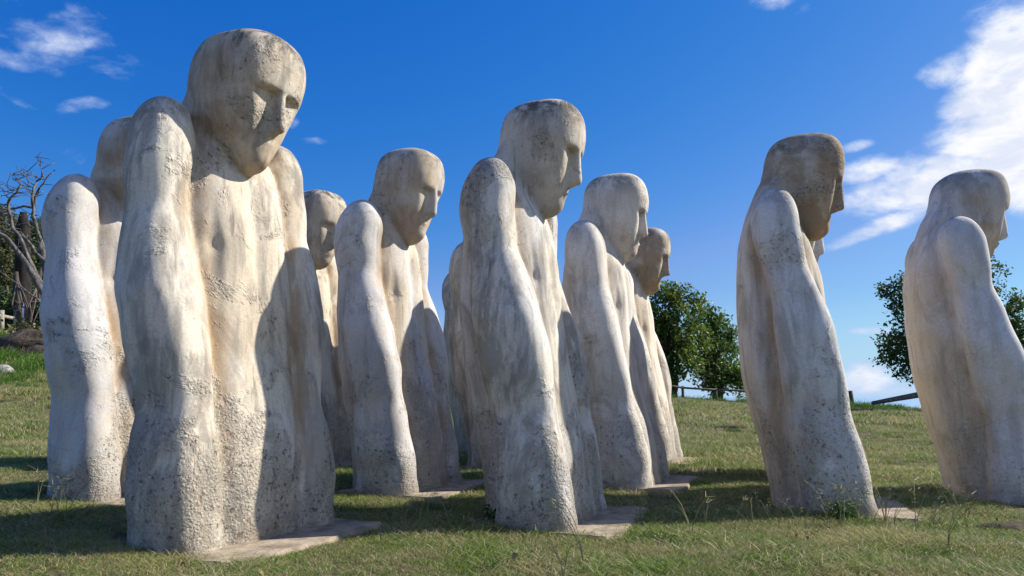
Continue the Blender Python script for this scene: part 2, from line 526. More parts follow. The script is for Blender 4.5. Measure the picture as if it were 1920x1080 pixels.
def statue_field(seed, vox, par):
    r = np.random.default_rng(seed)
    lo = np.array([-.66, -.80, -.10]); hi = np.array([.62, .80, 2.76])
    n = np.ceil((hi - lo) / vox).astype(int) + 1
    x = (lo[0] + np.arange(n[0]) * vox).astype(np.float32)[:, None, None]
    y = (lo[1] + np.arange(n[1]) * vox).astype(np.float32)[None, :, None]
    z = (lo[2] + np.arange(n[2]) * vox).astype(np.float32)[None, None, :]
    wn = wave_noise(seed * 3 + 1, 10, .5, 1.6)
    wn2 = wave_noise(seed * 3 + 2, 12, 2.2, 5.0)
    W1 = wn(x, y, z * .8).astype(np.float32); W2 = wn2(x, y, z).astype(np.float32)
    x = x + .008 * np.sin(z * 3.1 + seed)          # hand-made wander
    # torso
    cx, a, b = interp(z, TORSO, 1), interp(z, TORSO, 2), interp(z, TORSO, 3)
    a = a * par.get('depth', 1.0)
    q = (np.abs((x - cx) / a) ** 2.5 + np.abs(y / b) ** 2.5) ** (1 / 2.5)
    torso = (q - 1) * np.minimum(a, b)
    torso = smax(torso, z - 2.26, .08)
    # chest modelling: two breast planes, sternum hollow, ribs of the lower drape
    front = sstep(x, -.12, .05)
    pec = np.exp(-((np.abs(y) - .135) / .085) ** 2) * np.exp(-((z - 1.52) / .24) ** 2)
    ster = np.exp(-(y / .035) ** 2) * sstep(z, .75, 1.2) * (1 - sstep(z, 1.7, 1.85))
    folds = np.cos((y + .02 * np.sin(z * 4 + seed)) * (26 + 4 * math.sin(seed))) * sstep(z, .1, .5) * (1 - sstep(z, .9, 1.4))
    torso = torso - front * (.020 * pec - .014 * ster + .0018 * folds)
    # arms
    arms = []
    for s in (1, -1):
        cx, cy, a, b = (interp(z, ARM, j) for j in (1, 2, 3, 4))
        ph = r.uniform(-.10, .10)
        cx = cx + .012 * np.sin(z * 5 + ph * 30)
        cap = par.get('sh', 2.155) + r.uniform(-.015, .015)
        dome = np.sqrt(np.clip(1 - np.clip((z - (cap - .24)) / .24, 0, 1) ** 2, 0.0004, 1))
        a = a * dome; b = b * dome
        u = (x - cx) / a; v = (y * s - cy) / b
        q = (np.abs(u) ** 2.6 + np.abs(v) ** 2.6) ** (1 / 2.6)
        d = (q - 1) * np.minimum(a, b)
        d = smax(d, z - cap, .05)
        arms.append(d)
    # head
    x0, y0 = x, y
    hv = np.random.default_rng(seed + 500).uniform(-1, 1, 4)
    x = x - par.get('hx', 0.0); y = y - par.get('hy', 0.0)
    yw = math.radians(par.get('yaw', 0.0))
    x, y = (x - .03) * math.cos(yw) + y * math.sin(yw) + .03, -(x - .03) * math.sin(yw) + y * math.cos(yw)
    cx, a, b = interp(z, HEAD, 1), interp(z, HEAD, 2) * (1 + .022 * hv[0]), interp(z, HEAD, 3) * (1 + .04 * hv[1])
    ht = par.get('top', 2.625)
    dome = np.sqrt(np.clip(1 - np.clip((z - (ht - .29)) / .29, 0, 1) ** 2.5, .0004, 1))
    a = a * (1 - .50 * (1 - dome)); b = b * (1 - .50 * (1 - dome))
    q = (np.abs((x - cx) / a) ** 2.8 + np.abs(y / b) ** 2.8) ** (1 / 2.8)
    head = (q - 1) * np.minimum(a, b)
    head = smax(head, z - ht + .03 * np.clip((np.abs(x - .06) / .27) ** 2, 0, 1), .085)
    head = smax(head, 1.83 - z, .05)
    ay = np.abs(y)
    # face set back under the brow, long hollows beside the nose
    cut = smax((.262 - (2.262 - z) * .10) - x, z - 2.262 + .12 * np.clip(ay - .1, 0, 1), .010)
    head = smax(head, -cut, .010)
    fl = capsule(x, ay, z, (.326, .084, 2.190), (.284, .082, 2.03), .066, .056)
    low = capsule(x, ay, z, (.285, .080, 2.03), (.238, .098, 1.905), .058, .044)
    head = smax(head, -smin(fl, low, .02), .016)
    nose = capsule(x, y, z, (.292, 0, 2.30), (.290, 0, 2.075), .026, .036)
    nose = smin(nose, capsule(x, y, z, (.24, 0, 2.26), (.235, 0, 2.06), .034, .044 + .006 * hv[2]), .025)
    nose = smax(nose, 2.035 + (x - .30) * .12 - z, .010)
    lips = smin(ellipsoid(x, y, z, (.216, 0, 1.995), (.040, .046, .013)), ellipsoid(x, y, z, (.202, 0, 1.967), (.036, .040, .012)), .004)
    chin = ellipsoid(x, y, z, (.152 + .010 * hv[3], 0, 1.925), (.048, .048 + .006 * hv[2], .040))
    face = smin(head, chin, .04)
    face = smin(face, lips, .010)
    fullhead = smin(face, nose, .012)
    x, y = x0, y0
    # unite
    body = smin(torso, smin(arms[0], arms[1], .02), .012)
    # groove where each arm leaves the chest
    for s in (1, -1):
        gr = capsule(x, y * s, z, (.050, .265, 1.80), (.09, .265, 1.42), .020, .052)
        gr = smin(gr, capsule(x, y * s, z, (.09, .265, 1.42), (.215, .26, .75), .052, .044), .03)
        gr = smin(gr, capsule(x, y * s, z, (.215, .26, .75), (.315, .235, .05), .044, .026), .03)
        body = smax(body, -gr, .018)
        bk = capsule(x, y * s, z, (-.315, .37, 1.98), (-.330, .415, 1.55), .020, .040)
        bk = smin(bk, capsule(x, y * s, z, (-.330, .415, 1.55), (-.255, .435, .90), .040, .034), .02)
        bk = smin(bk, capsule(x, y * s, z, (-.255, .435, .90), (-.175, .425, .10), .034, .020), .02)
        body = smax(body, -bk, .030)
        nk = capsule(x, y * s, z, (-.30, .270, 2.20), (.02, .245, 2.02), .030, .045)
        body = smax(body, -nk, .05)
    # nape joins softly, throat stays a crisp edge
    kk = .022 + .12 * (1 - sstep(x, -.18, -.02))
    d = smin(body, fullhead, kk)
    # step of the pour line near the foot
    d = d - par.get('ledge', .0) * (1 - sstep(z + .03 * W1, .48, .56)) - .010 * (1 - sstep(z, .0, .10))
    d = d + .0050 * W1 + .0020 * W2
    armd = np.minimum(arms[0], arms[1])
    lab = np.zeros(d.shape, np.uint8)
    lab[(arms[0] < torso - .0)] = 1
    lab[(arms[1] < torso - .0)] = 2
    lab[fullhead < body] = 3
    lab[(nose < face + .003) & (fullhead < body)] = 4
    skull = sstep(body - fullhead, -.01, .03)
    gap = np.abs(armd - torso)
    X3 = np.broadcast_to(x, d.shape)
    och = np.exp(-(gap / .07) ** 2) * sstep(X3, -.30, 0) * sstep(z, .1, .5) * .95
    och = np.maximum(och, .9 * np.exp(-(gap / .085) ** 2) * (1 - sstep(X3, -.22, -.10)) * (1 - sstep(z, 1.7, 2.0)))
    och = np.maximum(och, .55 * (1 - sstep(z, 2.0, 2.2)) * (fullhead < body + .01))
    arms_m = 1 - sstep(armd - torso, -.05, .03)
    crown = sstep(z, 2.34, 2.55) + .6 * sstep(z, 1.9, 2.15) * (armd < .03)
    return d.astype(np.float32), lab, och.astype(np.float32), arms_m.astype(np.float32), crown.astype(np.float32), skull.astype(np.float32), lo, n


def extract(d, vox):
    g = vdb.FloatGrid(background=1.0)
    g.copyFromArray(np.ascontiguousarray(d, np.float32))
    pts, quads = g.convertToQuads(isovalue=0.0) if hasattr(g, 'convertToQuads') else g.convertToPolygons()[:2]
    return np.asarray(pts, float), np.asarray(quads, int)


def tri_sample(A, p):
    i = np.floor(p).astype(int)
    i = np.clip(i, 0, np.array(A.shape) - 2)
    f = p - i
    out = 0
    for a in (0, 1):
        for b in (0, 1):
            for c in (0, 1):
                w = (f[:, 0] if a else 1 - f[:, 0]) * (f[:, 1] if b else 1 - f[:, 1]) * (f[:, 2] if c else 1 - f[:, 2])
                out = out + w * A[i[:, 0] + a, i[:, 1] + b, i[:, 2] + c]
    return out


def make_statue(loc, rz, seed, vox, mat, label, scale=1.0, par=None, parts=True):
    par = par or {}
    root = empty('stone_statue', loc, rz)
    root.scale = (scale, scale, scale)
    tag(root, label, 'statue', 'white stone statues of bowed figures standing on the grass')
    d, lab, och, armm, crown, skull, lo, n = statue_field(seed, vox, par)
    pts, quads = extract(d, vox)
    gx, gy, gz = np.gradient(d)
    nrm = np.stack([tri_sample(A, pts) for A in (gx, gy, gz)], 1)
    nrm /= np.maximum(np.linalg.norm(nrm, axis=1), 1e-9)[:, None]
    idx = np.clip(np.round(pts).astype(int), 0, np.array(d.shape) - 1)
    vo = tri_sample(och, pts); va = tri_sample(armm, pts); vc = tri_sample(crown, pts); vk = tri_sample(skull, pts)
    co = pts * vox + lo
    # orientation of faces
    q = quads
    fn = np.cross(co[q[:, 1]] - co[q[:, 0]], co[q[:, 2]] - co[q[:, 0]])
    if np.mean(np.sum(fn * nrm[q[:, 0]], 1)) < 0: q = q[:, ::-1]
    keep = ~np.all(co[q][:, :, 2] < -.07, axis=1)
    q = q[keep]
    # majority label for each face
    fl = lab[tuple(np.clip(np.round(pts[q].mean(1)).astype(int), 0, np.array(d.shape) - 1).T)]
    made = {}
    for code, name in ((0, 'torso'), (1, 'arm'), (2, 'arm'), (3, 'head'), (4, 'nose')):
        fq = q[fl == code]
        if len(fq) == 0: continue
        used, inv = np.unique(fq.ravel(), return_inverse=True)
        me = np_mesh(name, co[used], inv.reshape(-1, 4), mat, True)
        for an, arr in (('ochre', vo), ('arm', va), ('crown', vc), ('skull', vk)):
            at_ = me.attributes.new(an, 'FLOAT', 'POINT')
            at_.data.foreach_set('value', arr[used].astype(np.float32))
        at_ = me.attributes.new('seed', 'FLOAT', 'POINT')
        at_.data.foreach_set('value', np.full(len(used), seed * 1.0, np.float32))
        me.normals_split_custom_set_from_vertices(nrm[used].tolist())
        o = bpy.data.objects.new(name, me)
        link(o, made.get('head', root) if name == 'nose' else root)
        made[name] = o
    return root


def place(px, Y):
    """ground position seen at pixel column px at forward distance Y"""
    z = 0.0
    for _ in range(3):
        u = (px - 960) / F
        depth = Y * math.cos(PITCH) + (z - CAM_Z) * math.sin(PITCH)
        X = u * depth
        z = tz(X, Y)
    return X, Y, z


FACE = R(-22.0)
M_WARM = mat_stone('weathered_cream_stone', cream=(.70, .60, .455), white=(.77, .71, .60), dirt=1.2, armwhite=.15, armgrey=.62)
M_CENTRE = mat_stone('grey_weathered_stone', cream=(.68, .61, .50), white=(.70, .69, .655), dirt=1.15, armwhite=.4, armgrey=.65, ochre_amt=.7)
M_MIX = mat_stone('cream_and_white_stone', armwhite=.95, rough=.75, dirt=.7, armgrey=.1, white=(.63, .625, .615))
M_PALE = mat_stone('pale_limewashed_stone', cream=(.72, .66, .56), armwhite=.8, rough=.55, dirt=.8, ochre_amt=.5, headbrown=.0, armgrey=.1)
M_BROWN = mat_stone('brown_stained_stone', armwhite=.5, rough=.9, headbrown=.72, armgrey=.2)
M_SIDE = mat_stone('streaked_white_stone', cream=(.66, .58, .46), white=(.70, .695, .68), armwhite=.9, rough=.6, dirt=.85, ochre_amt=1.1, headbrown=.75, armgrey=.15)

M_LAST = mat_stone('pale_streaked_stone', cream=(.66, .58, .46), white=(.70, .695, .68), armwhite=.9, rough=.35, dirt=.7, ochre_amt=1.0, headbrown=.15, armgrey=.1)
# px column, distance, turn, seed, voxel, material, scale, options, label, slab label
STATUES = [
    (424, 3.66, -4, 1, .0125, M_WARM, .96, {'ledge': .006, 'hx': -.035, 'hy': -.04, 'sh': 2.18, 'yaw': 4}, 'largest weathered cream statue in the left foreground with pitted lower body, nearest of all'),
    (1013, 4.37, 2, 3, .0135, M_CENTRE, .955, {'ledge': .004, 'hx': -.03}, 'grey and white statue with bowed head in the centre foreground, roughcast lower arm'),
    (1531, 5.06, 4, 7, .014, M_SIDE, .978, {}, 'statue in profile with dark stained brow, second from the right edge'),
    (1855, 5.80, 9, 8, .015, M_LAST, .985, {}, 'rightmost pale statue seen from behind its shoulder, brown crack around the shoulder'),
    (229, 4.86, 1, 2, .015, M_MIX, .95, {'hx': -.06, 'hy': -.05}, 'leftmost statue with bluish white lower arm, its head half hidden by the largest statue'),
    (748, 5.49, 3, 4, .016, M_MIX, .968, {'hx': -.02, 'hy': -.02, 'yaw': -7}, 'statue with smooth white arms and warm cream face between the largest and the centre statue'),
    (1164, 6.07, 1, 5, .017, M_PALE, .975, {'hx': -.04, 'yaw': 5}, 'whitest statue just right of and behind the centre foreground statue'),
    (1500, 6.75, 0, 12, .028, M_PALE, .99, {}, 'statue hidden behind the profile statue, only a pale sliver showing beside that statue\'s chin'),
    (566, 6.80, -6, 6, .020, M_WARM, .965, {'hx': .02}, 'small distant statue peering out from behind the left arm of the largest statue'),
    (1214, 8.14, 0, 9, .020, M_BROWN, .98, {'yaw': 4}, 'farthest statue on the right with dark brown stained head in front of the green tree'),
    (938, 7.20, 0, 10, .026, M_WARM, 1.0, {}, 'statue almost hidden behind the centre statue, showing only a brown shoulder'),
    (905, 8.70, 0, 11, .028, M_WARM, .98, {}, 'shaded farthest statue in the gap left of the centre statue, only its side showing'),
]
SLAB_NOTE = ['under the largest left foreground statue', 'under the centre foreground statue, lit at its right corner',
             'under the profile statue second from right', 'under the rightmost statue, mostly in shade',
             'under the leftmost statue, hidden in shade', 'under the statue with smooth white arms',
             'under the whitest statue right of centre', 'showing behind the profile statue as a pale corner',
             'under the small statue behind the largest one', 'under the farthest statue by the green tree',
             'behind the centre statue', 'under the shaded farthest statue']
M_SLAB = mat_simple('worn_concrete', (.20, .16, .11), (.44, .36, .26), 7, .92, .8)
slab_boxes = []


def make_slab(x, y, z, rz, note, k):
    b0, b1, w = -.24, .55, .55
    r = random.Random(k + 3)
    bm = bmesh.new()
    n = 16
    ring = []
    corners = [(b0, -w + .05), (b1, -w + .05), (b1, w), (b0, w)]
    outline = []
    for i in range(4):
        p, q = corners[i], corners[(i + 1) % 4]
        for j in range(n):
            t = j / n
            jx, jy = r.uniform(-.012, .012), r.uniform(-.012, .012)
            if j == 0:
                jx += -.03 * math.copysign(1, p[0] - .05); jy += -.03 * math.copysign(1, p[1])
            outline.append((p[0] + (q[0] - p[0]) * t + jx, p[1] + (q[1] - p[1]) * t + jy))
    top = [bm.verts.new((a, b, r.uniform(-.003, .003))) for a, b in outline]
    mid = [bm.verts.new((a * 1.012, b * 1.012, -.016)) for a, b in outline]
    bot = [bm.verts.new((a * 1.015, b * 1.015, -.22)) for a, b in outline]
    m = len(outline)
    bm.faces.new(top)
    for A, B in ((top, mid), (mid, bot)):
        for i in range(m):
            bm.faces.new((A[i], B[i], B[(i + 1) % m], A[(i + 1) % m]))
    bmesh.ops.recalc_face_normals(bm, faces=bm.faces)
    me = bpy.data.meshes.new('concrete_slab'); bm.to_mesh(me); bm.free()
    me.materials.append(M_SLAB)
    o = link(bpy.data.objects.new('concrete_slab', me))
    o.location = (x, y, z - .012); o.rotation_euler = (0, 0, rz)
    tag(o, 'worn concrete foundation slab ' + note, 'slab', 'concrete slabs under the statues')
    slab_boxes.append((x, y, rz, b0, b1, w))


for k, (px, Y, turn, seed, vox, mat, scl, par, label) in enumerate(STATUES):
    X, Yc, z = place(px, Y)
    rz = FACE + R(turn)
    make_slab(X, Yc, z + .02, rz, SLAB_NOTE[k], k)
    make_statue((X, Yc, z + .03), rz, seed, vox, mat, label, scl, par)


# ------------------------------------------------------------------ grass
def blade_tuft(name, seed, n, h0, h1, spread, width, lean, mat, segs=3):
    r = np.random.default_rng(seed)
    V = []; Fc = []
    for i in range(n):
        a = r.uniform(0, 2 * np.pi); rad = spread * math.sqrt(r.uniform())
        bx, by = rad * math.cos(a), rad * math.sin(a)
        h = r.uniform(h0, h1); th = r.uniform(0, 2 * np.pi)
        ln = lean * r.uniform(.2, 1.3) * h; la = r.uniform(0, 2 * np.pi)
        w = width * r.uniform(.7, 1.3)
        b = len(V)
        for s in range(segs + 1):
            t = s / segs
            cx = bx + math.cos(la) * ln * t ** 1.8; cy = by + math.sin(la) * ln * t ** 1.8
            cz = h * (t - .22 * t * t * lean) - .006
            ww = w * (1 - t) ** .7
            dx, dy = math.cos(th) * ww / 2, math.sin(th) * ww / 2
            if s == segs:
                V.append((cx, cy, cz))
            else:
                V.append((cx - dx, cy - dy, cz)); V.append((cx + dx, cy + dy, cz))
        for s in range(segs):
            if s == segs - 1: Fc.append((b + 2 * s, b + 2 * s + 1, b + 2 * s + 2))
            else: Fc.append((b + 2 * s, b + 2 * s + 1, b + 2 * s + 3, b + 2 * s + 2))
    me = bpy.data.meshes.new(name); me.from_pydata(V, [], Fc); me.materials.append(mat)
    return me


def mat_grass():
    m, g, bs = mat_new('grass_blades')
    gi = g.add('ShaderNodeNewGeometry')
    rnd = gi.outputs['Random Per Island']
    p = gi.outputs['Position']
    ob = g.add('ShaderNodeObjectInfo').outputs['Random']
    col = g.mix(rnd, c4(.095, .165, .022), c4(.26, .35, .07))
    col = g.mix(g.ramp(g.noise(p, .8, 4, .6), .50, .66), col, c4(.33, .34, .11))
    dry = g.math('ADD', g.math('MULTIPLY', rnd, .35), g.math('ADD', g.math('MULTIPLY', g.noise(p, 2.6, 4, .6), .8), g.math('MULTIPLY', ob, .28)))
    col = g.mix(g.ramp(dry, .67, .88), col, c4(.46, .39, .21))
    col = g.mix(g.ramp(rnd, .90, .93), col, c4(.62, .56, .36))
    col = g.mix(g.ramp(g.noise(p, 1.5, 4, .6), .60, .70), col, c4(.06, .125, .02))
    col = g.mix(g.math('MULTIPLY', g.ramp(g.noise(p, 4.2, 5, .65), .56, .66), .55), col, c4(.36, .30, .16))
    g.put(bs.inputs['Base Color'], col)
    bs.inputs['Roughness'].default_value = .6
    tr = g.add('ShaderNodeBsdfTranslucent', {'Color': col})
    mx = g.add('ShaderNodeMixShader', {0: .35, 1: bs.outputs[0], 2: tr.outputs[0]})
    out = [n for n in g.n if n.type == 'OUTPUT_MATERIAL'][0]
    g.l.new(mx.outputs[0], out.inputs[0])
    return m


def mat_straw():
    m, g, bs = mat_new('dry_stalks')
    rnd = g.add('ShaderNodeNewGeometry').outputs['Random Per Island']
    g.put(bs.inputs['Base Color'], g.mix(rnd, c4(.30, .25, .14), c4(.20, .22, .09)))
    bs.inputs['Roughness'].default_value = .7
    return m


M_GRASS = mat_grass()
M_STRAW = mat_straw()


def tuft_points(x0, x1, y0, y1, dens, seed, fov=True, left_bare=False):
    r = np.random.default_rng(seed)
    n = int((x1 - x0) * (y1 - y0) * dens)
    x = r.uniform(x0, x1, n); y = r.uniform(y0, y1, n)
    keep = np.abs(x) < y * .86 + 1.2 if fov else np.ones(n, bool)
    for (sx, sy, rz, b0, b1, w) in slab_boxes:
        lx = (x - sx) * math.cos(rz) + (y - sy) * math.sin(rz)
        ly = -(x - sx) * math.sin(rz) + (y - sy) * math.cos(rz)
        keep &= ~((lx > b0 - .08) & (lx < b1 - r.uniform(-.01, .05, len(x))) & (ly < w - r.uniform(-.01, .05, len(x))) & (ly > -w + .05 + r.uniform(-.01, .06, len(x))))
    # worn patches in the turf
    wn = wave_noise(91, 14, .25, 1.3)(x, y)
    keep &= (wn < .95 - .10 * np.clip(x, 0, 3)) | (r.uniform(0, 1, n) < .25)
    x, y = x[keep], y[keep]
    return np.stack([x, y, terrain(x, y)], 1)


tuft_wave = wave_noise(17, 16, .3, 1.6)


def scatter(name, pts, meshes, smin_, smax_, seed, label):
    """one object: points carry instanced grass tufts through geometry nodes"""
    me = bpy.data.meshes.new(name)
    me.vertices.add(len(pts)); me.vertices.foreach_set('co', pts.astype(np.float32).ravel())
    r = np.random.default_rng(seed)
    a = me.attributes.new('tuft_scale', 'FLOAT', 'POINT'); a.data.foreach_set('value', (r.uniform(smin_, smax_, len(pts)) * (1 + .34 * np.clip(tuft_wave(pts[:, 0], pts[:, 1]), -1.3, 1.8))).astype(np.float32))
    a = me.attributes.new('tuft_turn', 'FLOAT', 'POINT'); a.data.foreach_set('value', r.uniform(0, 6.283, len(pts)).astype(np.float32))
    a = me.attributes.new('tuft_pick', 'INT', 'POINT'); a.data.foreach_set('value', r.integers(0, len(meshes), len(pts)).astype(np.int32))
    o = link(bpy.data.objects.new(name, me))
    gt = bpy.data.node_groups.new(name + '_scatter', 'GeometryNodeTree')
    gt.interface.new_socket('Geometry', in_out='INPUT', socket_type='NodeSocketGeometry')
    gt.interface.new_socket('Geometry', in_out='OUTPUT', socket_type='NodeSocketGeometry')
    N, L = gt.nodes, gt.links
    gi = N.new('NodeGroupInput'); go = N.new('NodeGroupOutput')
    g2 = N.new('GeometryNodeGeometryToInstance')
    for mm in meshes:
        oi = N.new('GeometryNodeObjectInfo')
        src = bpy.data.objects.new('tuft_source', mm)
        oi.inputs['Object'].default_value = src
        oi.inputs['As Instance'].default_value = True
        L.new(oi.outputs['Geometry'], g2.inputs[0])
    iop = N.new('GeometryNodeInstanceOnPoints')

    def attr(nm, typ):
        a_ = N.new('GeometryNodeInputNamedAttribute'); a_.data_type = typ
        a_.inputs['Name'].default_value = nm
        return a_.outputs['Attribute']
    L.new(gi.outputs[0], iop.inputs['Points'])
    L.new(g2.outputs[0], iop.inputs['Instance'])
    iop.inputs['Pick Instance'].default_value = True
    L.new(attr('tuft_pick', 'INT'), iop.inputs['Instance Index'])
    cx = N.new('ShaderNodeCombineXYZ'); L.new(attr('tuft_turn', 'FLOAT'), cx.inputs[2])
    L.new(cx.outputs[0], iop.inputs['Rotation'])
    L.new(attr('tuft_scale', 'FLOAT'), iop.inputs['Scale'])
    L.new(iop.outputs[0], go.inputs[0])
    md = o.modifiers.new('tufts', 'NODES'); md.node_group = gt
    tag(o, label, 'grass', kind='stuff')
    return o


near_t = [blade_tuft('tuft', 30 + i, 26, .018, .056, .055, .0042, 1.3, M_GRASS) for i in range(6)]
mid_t = [blade_tuft('tuft', 40 + i, 34, .025, .065, .085, .0065, .8, M_GRASS, 2) for i in range(5)]
far_t = [blade_tuft('tuft', 50 + i, 30, .035, .085, .18, .013, .8, M_GRASS, 2) for i in range(4)]
scatter('grass', np.concatenate([tuft_points(-4.5, 4.8, 2.3, 4.4, 950, 1), tuft_points(-5.6, 6.6, 4.4, 6.8, 650, 2)]), near_t, .7, 1.35, 3,
        'short mown grass with dry straw between the foreground statues')
scatter('grass', np.concatenate([tuft_points(-8.5, 9, 6.8, 10.5, 330, 4), tuft_points(-11.5, 12, 10.5, 14, 210, 5)]), mid_t, .8, 1.5, 6,
        'short grass around and behind the rear statues')
scatter('grass', tuft_points(-20, 22, 14, 27, 62, 7), far_t, .8, 1.6, 8, 'sunlit grass on the rise below the fence')


def stalk_mesh(name, seed):
    r = random.Random(seed)
    mb = MB()
    for i in range(r.randint(2, 4)):
        a = r.uniform(0, 6.28); h = r.uniform(.10, .20); ln = r.uniform(.03, .12)
        pts = [Vector((math.cos(a) * ln * t ** 2, math.sin(a) * ln * t ** 2, h * t)) for t in (0, .35, .7, 1)]
        mb.tube(pts, [.0014, .0013, .0011, .0007], 3, False)
        for k in range(3):
            b = a + r.uniform(-1.4, 1.4); q = pts[3] - Vector((0, 0, .01 * k))
            mb.tube([q, q + Vector((math.cos(b) * .03, math.sin(b) * .03, r.uniform(0, .02)))], [.0015, .0006], 3, False)
    me = bpy.data.meshes.new(name)
    me.from_pydata([tuple(v) for v in mb.v], [], mb.f); me.materials.append(M_STRAW)
    return me


stalks = [stalk_mesh('stalk', 70 + i) for i in range(5)]
rs = np.random.default_rng(21)
sp = []
for (cx, cy, n, sx, sy) in ((-.55, 4.0, 9, .35, .10), (.0, 3.95, 14, .6, .12), (1.5, 4.25, 34, .55, .16), (2.6, 4.4, 18, .4, .2), (-2.2, 4.0, 12, .6, .3),
                            (3.2, 4.6, 14, .5, .2), (0, 3.3, 7, 2.2, .3), (0, 5.5, 14, 4, 1.0), (-1.2, 3.4, 8, .3, .1)):
    for i in range(n):
        sp.append((cx + rs.normal() * sx, cy + rs.normal() * sy))
sp = np.array(sp)
keep = np.ones(len(sp), bool)
for (sx, sy, rz, b0, b1, w) in slab_boxes:
    lx = (sp[:, 0] - sx) * math.cos(rz) + (sp[:, 1] - sy) * math.sin(rz)
    ly = -(sp[:, 0] - sx) * math.sin(rz) + (sp[:, 1] - sy) * math.cos(rz)
    keep &= ~((lx > b0) & (lx < b1) & (np.abs(ly) < w))
sp = sp[keep]
scatter('grass_stalks', np.column_stack([sp, terrain(sp[:, 0], sp[:, 1])]), stalks, .7, 1.2, 9, 'thin dry seed stalks standing up out of the mown grass')



def rosette(name, seed, mat, n, rad, wid, lift):
    r = random.Random(seed); V = []; Fc = []
    for i in range(n):
        a = 6.283 * i / n + r.uniform(-.3, .3); L = rad * r.uniform(.6, 1.1); w = wid * r.uniform(.7, 1.2); h = lift * r.uniform(.5, 1.2)
        c, s_ = math.cos(a), math.sin(a); b = len(V)
        for (t, ww, zz) in ((.1, .25, .2), (.55, 1, 1.0), (1.0, .08, .55)):
            V.append((c * L * t - s_ * w * ww, s_ * L * t + c * w * ww, h * zz)); V.append((c * L * t + s_ * w * ww, s_ * L * t - c * w * ww, h * zz))
        Fc += [(b, b + 1, b + 3, b + 2), (b + 2, b + 3, b + 5, b + 4)]
    me = bpy.data.meshes.new(name); me.from_pydata(V, [], Fc); me.materials.append(mat)
    return me


def open_ground(n, y0, y1, seed, clump):
    r = np.random.default_rng(seed)
    y = r.uniform(y0, y1, n); x = r.uniform(-1, 1, n) * (y * .8 + .6)
    k = wave_noise(seed + 9, 12, .3, 1.2)(x, y) > clump
    for (sx, sy, rz, b0, b1, w) in slab_boxes:
        lx = (x - sx) * math.cos(rz) + (y - sy) * math.sin(rz); ly = -(x - sx) * math.sin(rz) + (y - sy) * math.cos(rz)
        k &= ~((lx > b0 - .1) & (lx < b1 + .02) & (np.abs(ly) < w + .03))
    x, y = x[k], y[k]
    return np.stack([x, y, terrain(x, y) + .008], 1)


M_BROAD = mat_leaf('broad_weed_leaves', (.08, .16, .025), (.16, .26, .05), (.13, .22, .04), .3, .5)
M_DEAD = mat_leaf('dead_leaf_litter', (.16, .095, .045), (.34, .24, .13), (.22, .15, .08), .1, .8)
scatter('ground_weeds', open_ground(900, 2.5, 9, 61, -.4), [rosette('rosette', 100 + i, M_BROAD, 6 + i, .024, .006, .016) for i in range(4)], .5, 1.2, 62,
        'small broad leaved weeds growing flat among the mown grass')
scatter('leaf_litter', open_ground(900, 2.5, 9, 63, .1), [rosette('litter', 110 + i, M_DEAD, 1 + i % 2, .035, .008, .030) for i in range(4)], .6, 1.3, 64,
        'scattered dead leaves and straw litter lying on the grass')
# ------------------------------------------------------------------ trees
M_BARK = mat_simple('tree_bark', (.05, .04, .03), (.13, .11, .085), 9, .9, .6, (1, 1, .3))
M_LEAF_A = mat_leaf('broad_green_leaves', (.04, .095, .016), (.125, .20, .04), (.19, .24, .04), .42)
M_LEAF_B = mat_leaf('dark_green_leaves', (.026, .062, .018), (.075, .13, .034), (.09, .14, .036), .35)
M_LEAF_C = mat_leaf('olive_scrub_leaves', (.05, .06, .018), (.12, .12, .04), (.08, .09, .035), .25, .6)


def leaf_cloud(name, blobs, per, size, mat, parent, seed, clump=.28):
    """blobs: (centre, radii). leaves gathered in twig clumps through the shell and body of each blob"""
    r = np.random.default_rng(seed)
    C = []
    for (c, rad) in blobs:
        n = int(per * (rad[0] * rad[1] * rad[2]) ** (2 / 3))
        d = r.normal(size=(n, 3)); d /= np.linalg.norm(d, axis=1)[:, None]
        rr = r.uniform(.25, 1.12, n)[:, None] ** .7
        cc = np.array(c) + d * rr * np.array(rad)
        C.append(cc)
    C = np.concatenate(C)
    k = 16
    n = len(C) * k
    cen = np.repeat(C, k, 0) + r.normal(size=(n, 3)) * clump * .45
    nr = r.normal(size=(n, 3)) + np.array([0, 0, .7]); nr /= np.linalg.norm(nr, axis=1)[:, None]
    t = r.normal(size=(n, 3)); u = np.cross(nr, t); u /= np.linalg.norm(u, axis=1)[:, None]
    v = np.cross(nr, u)
    s = (size * r.uniform(.6, 1.25, n))[:, None]
    V = np.stack([cen - u * s, cen + v * s * .55 + nr * s * .12, cen + u * s, cen - v * s * .55 + nr * s * .12], 1).reshape(-1, 3)
    Fc = np.arange(4 * n).reshape(-1, 4)
    me = np_mesh(name, V, Fc, mat, False)
    return link(bpy.data.objects.new(name, me), parent)


